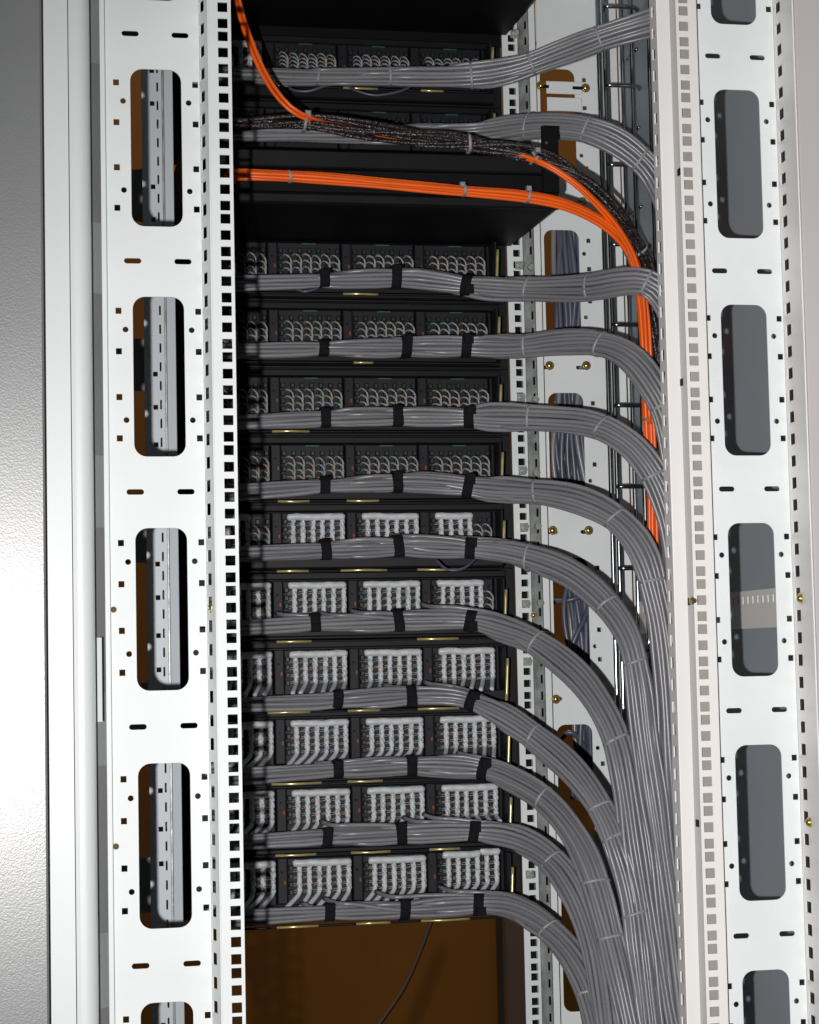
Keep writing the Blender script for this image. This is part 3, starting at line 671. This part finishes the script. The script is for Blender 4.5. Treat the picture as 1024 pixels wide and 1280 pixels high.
# loose grey loops sagging below the first bundles
for (pp, lb) in (([(360, 103, 625), (365, 112, 612), (385, 114, 606), (405, 108, 606), (425, 103, 620)], 'small grey cable loop sagging below the topmost bundle, left'),
                 ([(430, 103, 625), (445, 113, 610), (470, 119, 604), (500, 114, 606), (520, 104, 620)], 'wider grey cable loop sagging below the middle of the topmost bundle'),
                 ([(365, 358, 622), (378, 364, 612), (392, 362, 612), (402, 357, 620)], 'tiny grey cable loop under the bundle below the shelf box'),
                 ([(545, 700, 622), (560, 712, 610), (580, 710, 608), (596, 697, 620)], 'grey cable loop under the right end of the bundle below the uppermost white combs')):
    P = crom([at(*p[:2], Y=p[2]) for p in pp], 0.004)[0]
    o = MB().tube(P, 0.0018, 7).build('cable_loop', NAVY, None, None, True); tag(o, lb, 'cable')

# orange fibre cables
bundle('orange_cable_bundle', 'thick orange fibre cable bundle crossing in front of the black shelf box', 'cable bundle', None,
       [(286, 224, 520), (289, 219, 455), (297, 218, 428), (365, 221, 425), (450, 227, 425), (575, 238, 425), (660, 246, 425), (715, 259, 430), (762, 285, 440), (790, 320, 455), (802, 370, 470), (808, 440, 490), (812, 530, 500), (815, 600, 505), (817, 680, 510), (830, 800, 510), (850, 1000, 510)],
       9, 5.0, ORANGE, 3, twist=0.25, wander=0.0006, ties=[(364, 221, 425), (577, 238, 425), (660, 246, 425), (797, 316, 455), (808, 528, 500)], cname='fibre_cable', ay=1.5, flat=0.95)
bundle('orange_cable_pair', 'thin orange cable pair curving down from the top left and tied to the black cables', 'cable', None,
       [(292, -30, 430), (299, 0, 430), (311, 42, 428), (331, 90, 425), (356, 126, 420), (383, 145, 425), (430, 158, 475), (520, 172, 475), (600, 183, 465), (670, 199, 420), (712, 222, 412), (748, 254, 418), (776, 288, 430), (796, 326, 445), (805, 372, 460), (810, 440, 480), (815, 530, 492)],
       3, 4.6, ORANGE, 5, twist=0.3, wander=0.0004, ties=[(672, 199, 420)], cname='fibre_cable')
bundle('twisted_cable_bundle', 'loosely twisted black braided cables with bright glints above the black shelf box', 'cable bundle', None,
       [(255, 158, 440), (300, 157, 440), (380, 154, 440), (450, 163, 440), (520, 172, 440), (580, 179, 440), (640, 188, 435), (690, 203, 432), (730, 228, 435), (768, 268, 445), (797, 310, 470), (812, 360, 490), (820, 420, 500), (826, 480, 510), (835, 560, 520)],
       10, 5.2, BRAID, 8, twist=2.8, wander=0.0044, ties=[(382, 153, 440), (581, 179, 440), (668, 197, 433), (803, 306, 470)], cname='braided_cable', ay=1.3)
p = at(385, 143, Y=425)
tt = MB(); tt.bbox(p[0]-0.0035, p[0]+0.0035, p[1]-0.006, p[1], p[2]-0.003, p[2]+0.004, 0.0015)
o = tt.build('cable_tie', TIE); tag(o, 'white cable tie head where the thin orange pair meets the black cables', 'cable tie')
for q, (x, y, lb) in enumerate(((672, 188, 'white cable tie head standing up beside the black bracket'), (661, 236, 'small white tie head on the orange bundle below the bracket'), (578, 231, 'small white tie head on the middle of the orange bundle'))):
    p = at(x, y, Y=418); b = MB(); b.bbox(p[0]-0.003, p[0]+0.003, p[1]-0.005, p[1]+0.004, p[2]-0.003, p[2]+0.003, 0.0012)
    o = b.build('cable_tie', TIE); tag(o, lb, 'cable tie')

# dark cables hanging behind the rear plate
bundle('hanging_cable_bundle', 'dark blue-grey cables hanging behind the windows of the right rear plate', 'cable bundle', None,
       [(712, 230, 760), (713, 300, 760), (716, 400, 760), (714, 500, 765), (712, 560, 770), (722, 640, 775), (728, 720, 790), (736, 800, 800), (740, 900, 800), (738, 1000, 800)],
       26, 7.6, NAVY, 12, twist=0.35, wander=0.0040, mats=[NAVY, NAVY, NAVY, GREY], ay=0.33)
for k, pp in enumerate(([(722, 690, 790), (705, 760, 780), (718, 830, 778), (742, 850, 800)], [(690, 752, 800), (712, 750, 785), (735, 742, 785), (748, 735, 800)], [(740, 700, 800), (735, 760, 780), (718, 800, 775), (700, 850, 790)], [(696, 930, 800), (712, 915, 785), (728, 930, 790), (738, 960, 800)])):
    P = crom([at(x, y, Y=Y) for x, y, Y in pp], 0.006)[0]
    o = MB().tube(P, 0.0036, 8).build('loose_cable', NAVY, None, None, True)
    tag(o, ['loose dark cable slanting down inside the middle window of the right rear plate', 'loose dark cable crossing the top of the middle rear window', 'loose dark cable slanting left in the middle rear window', 'loose dark cable arching in the rear window beside the third lowest bundle'][k], 'cable')
print('objects', len(bpy.data.objects))
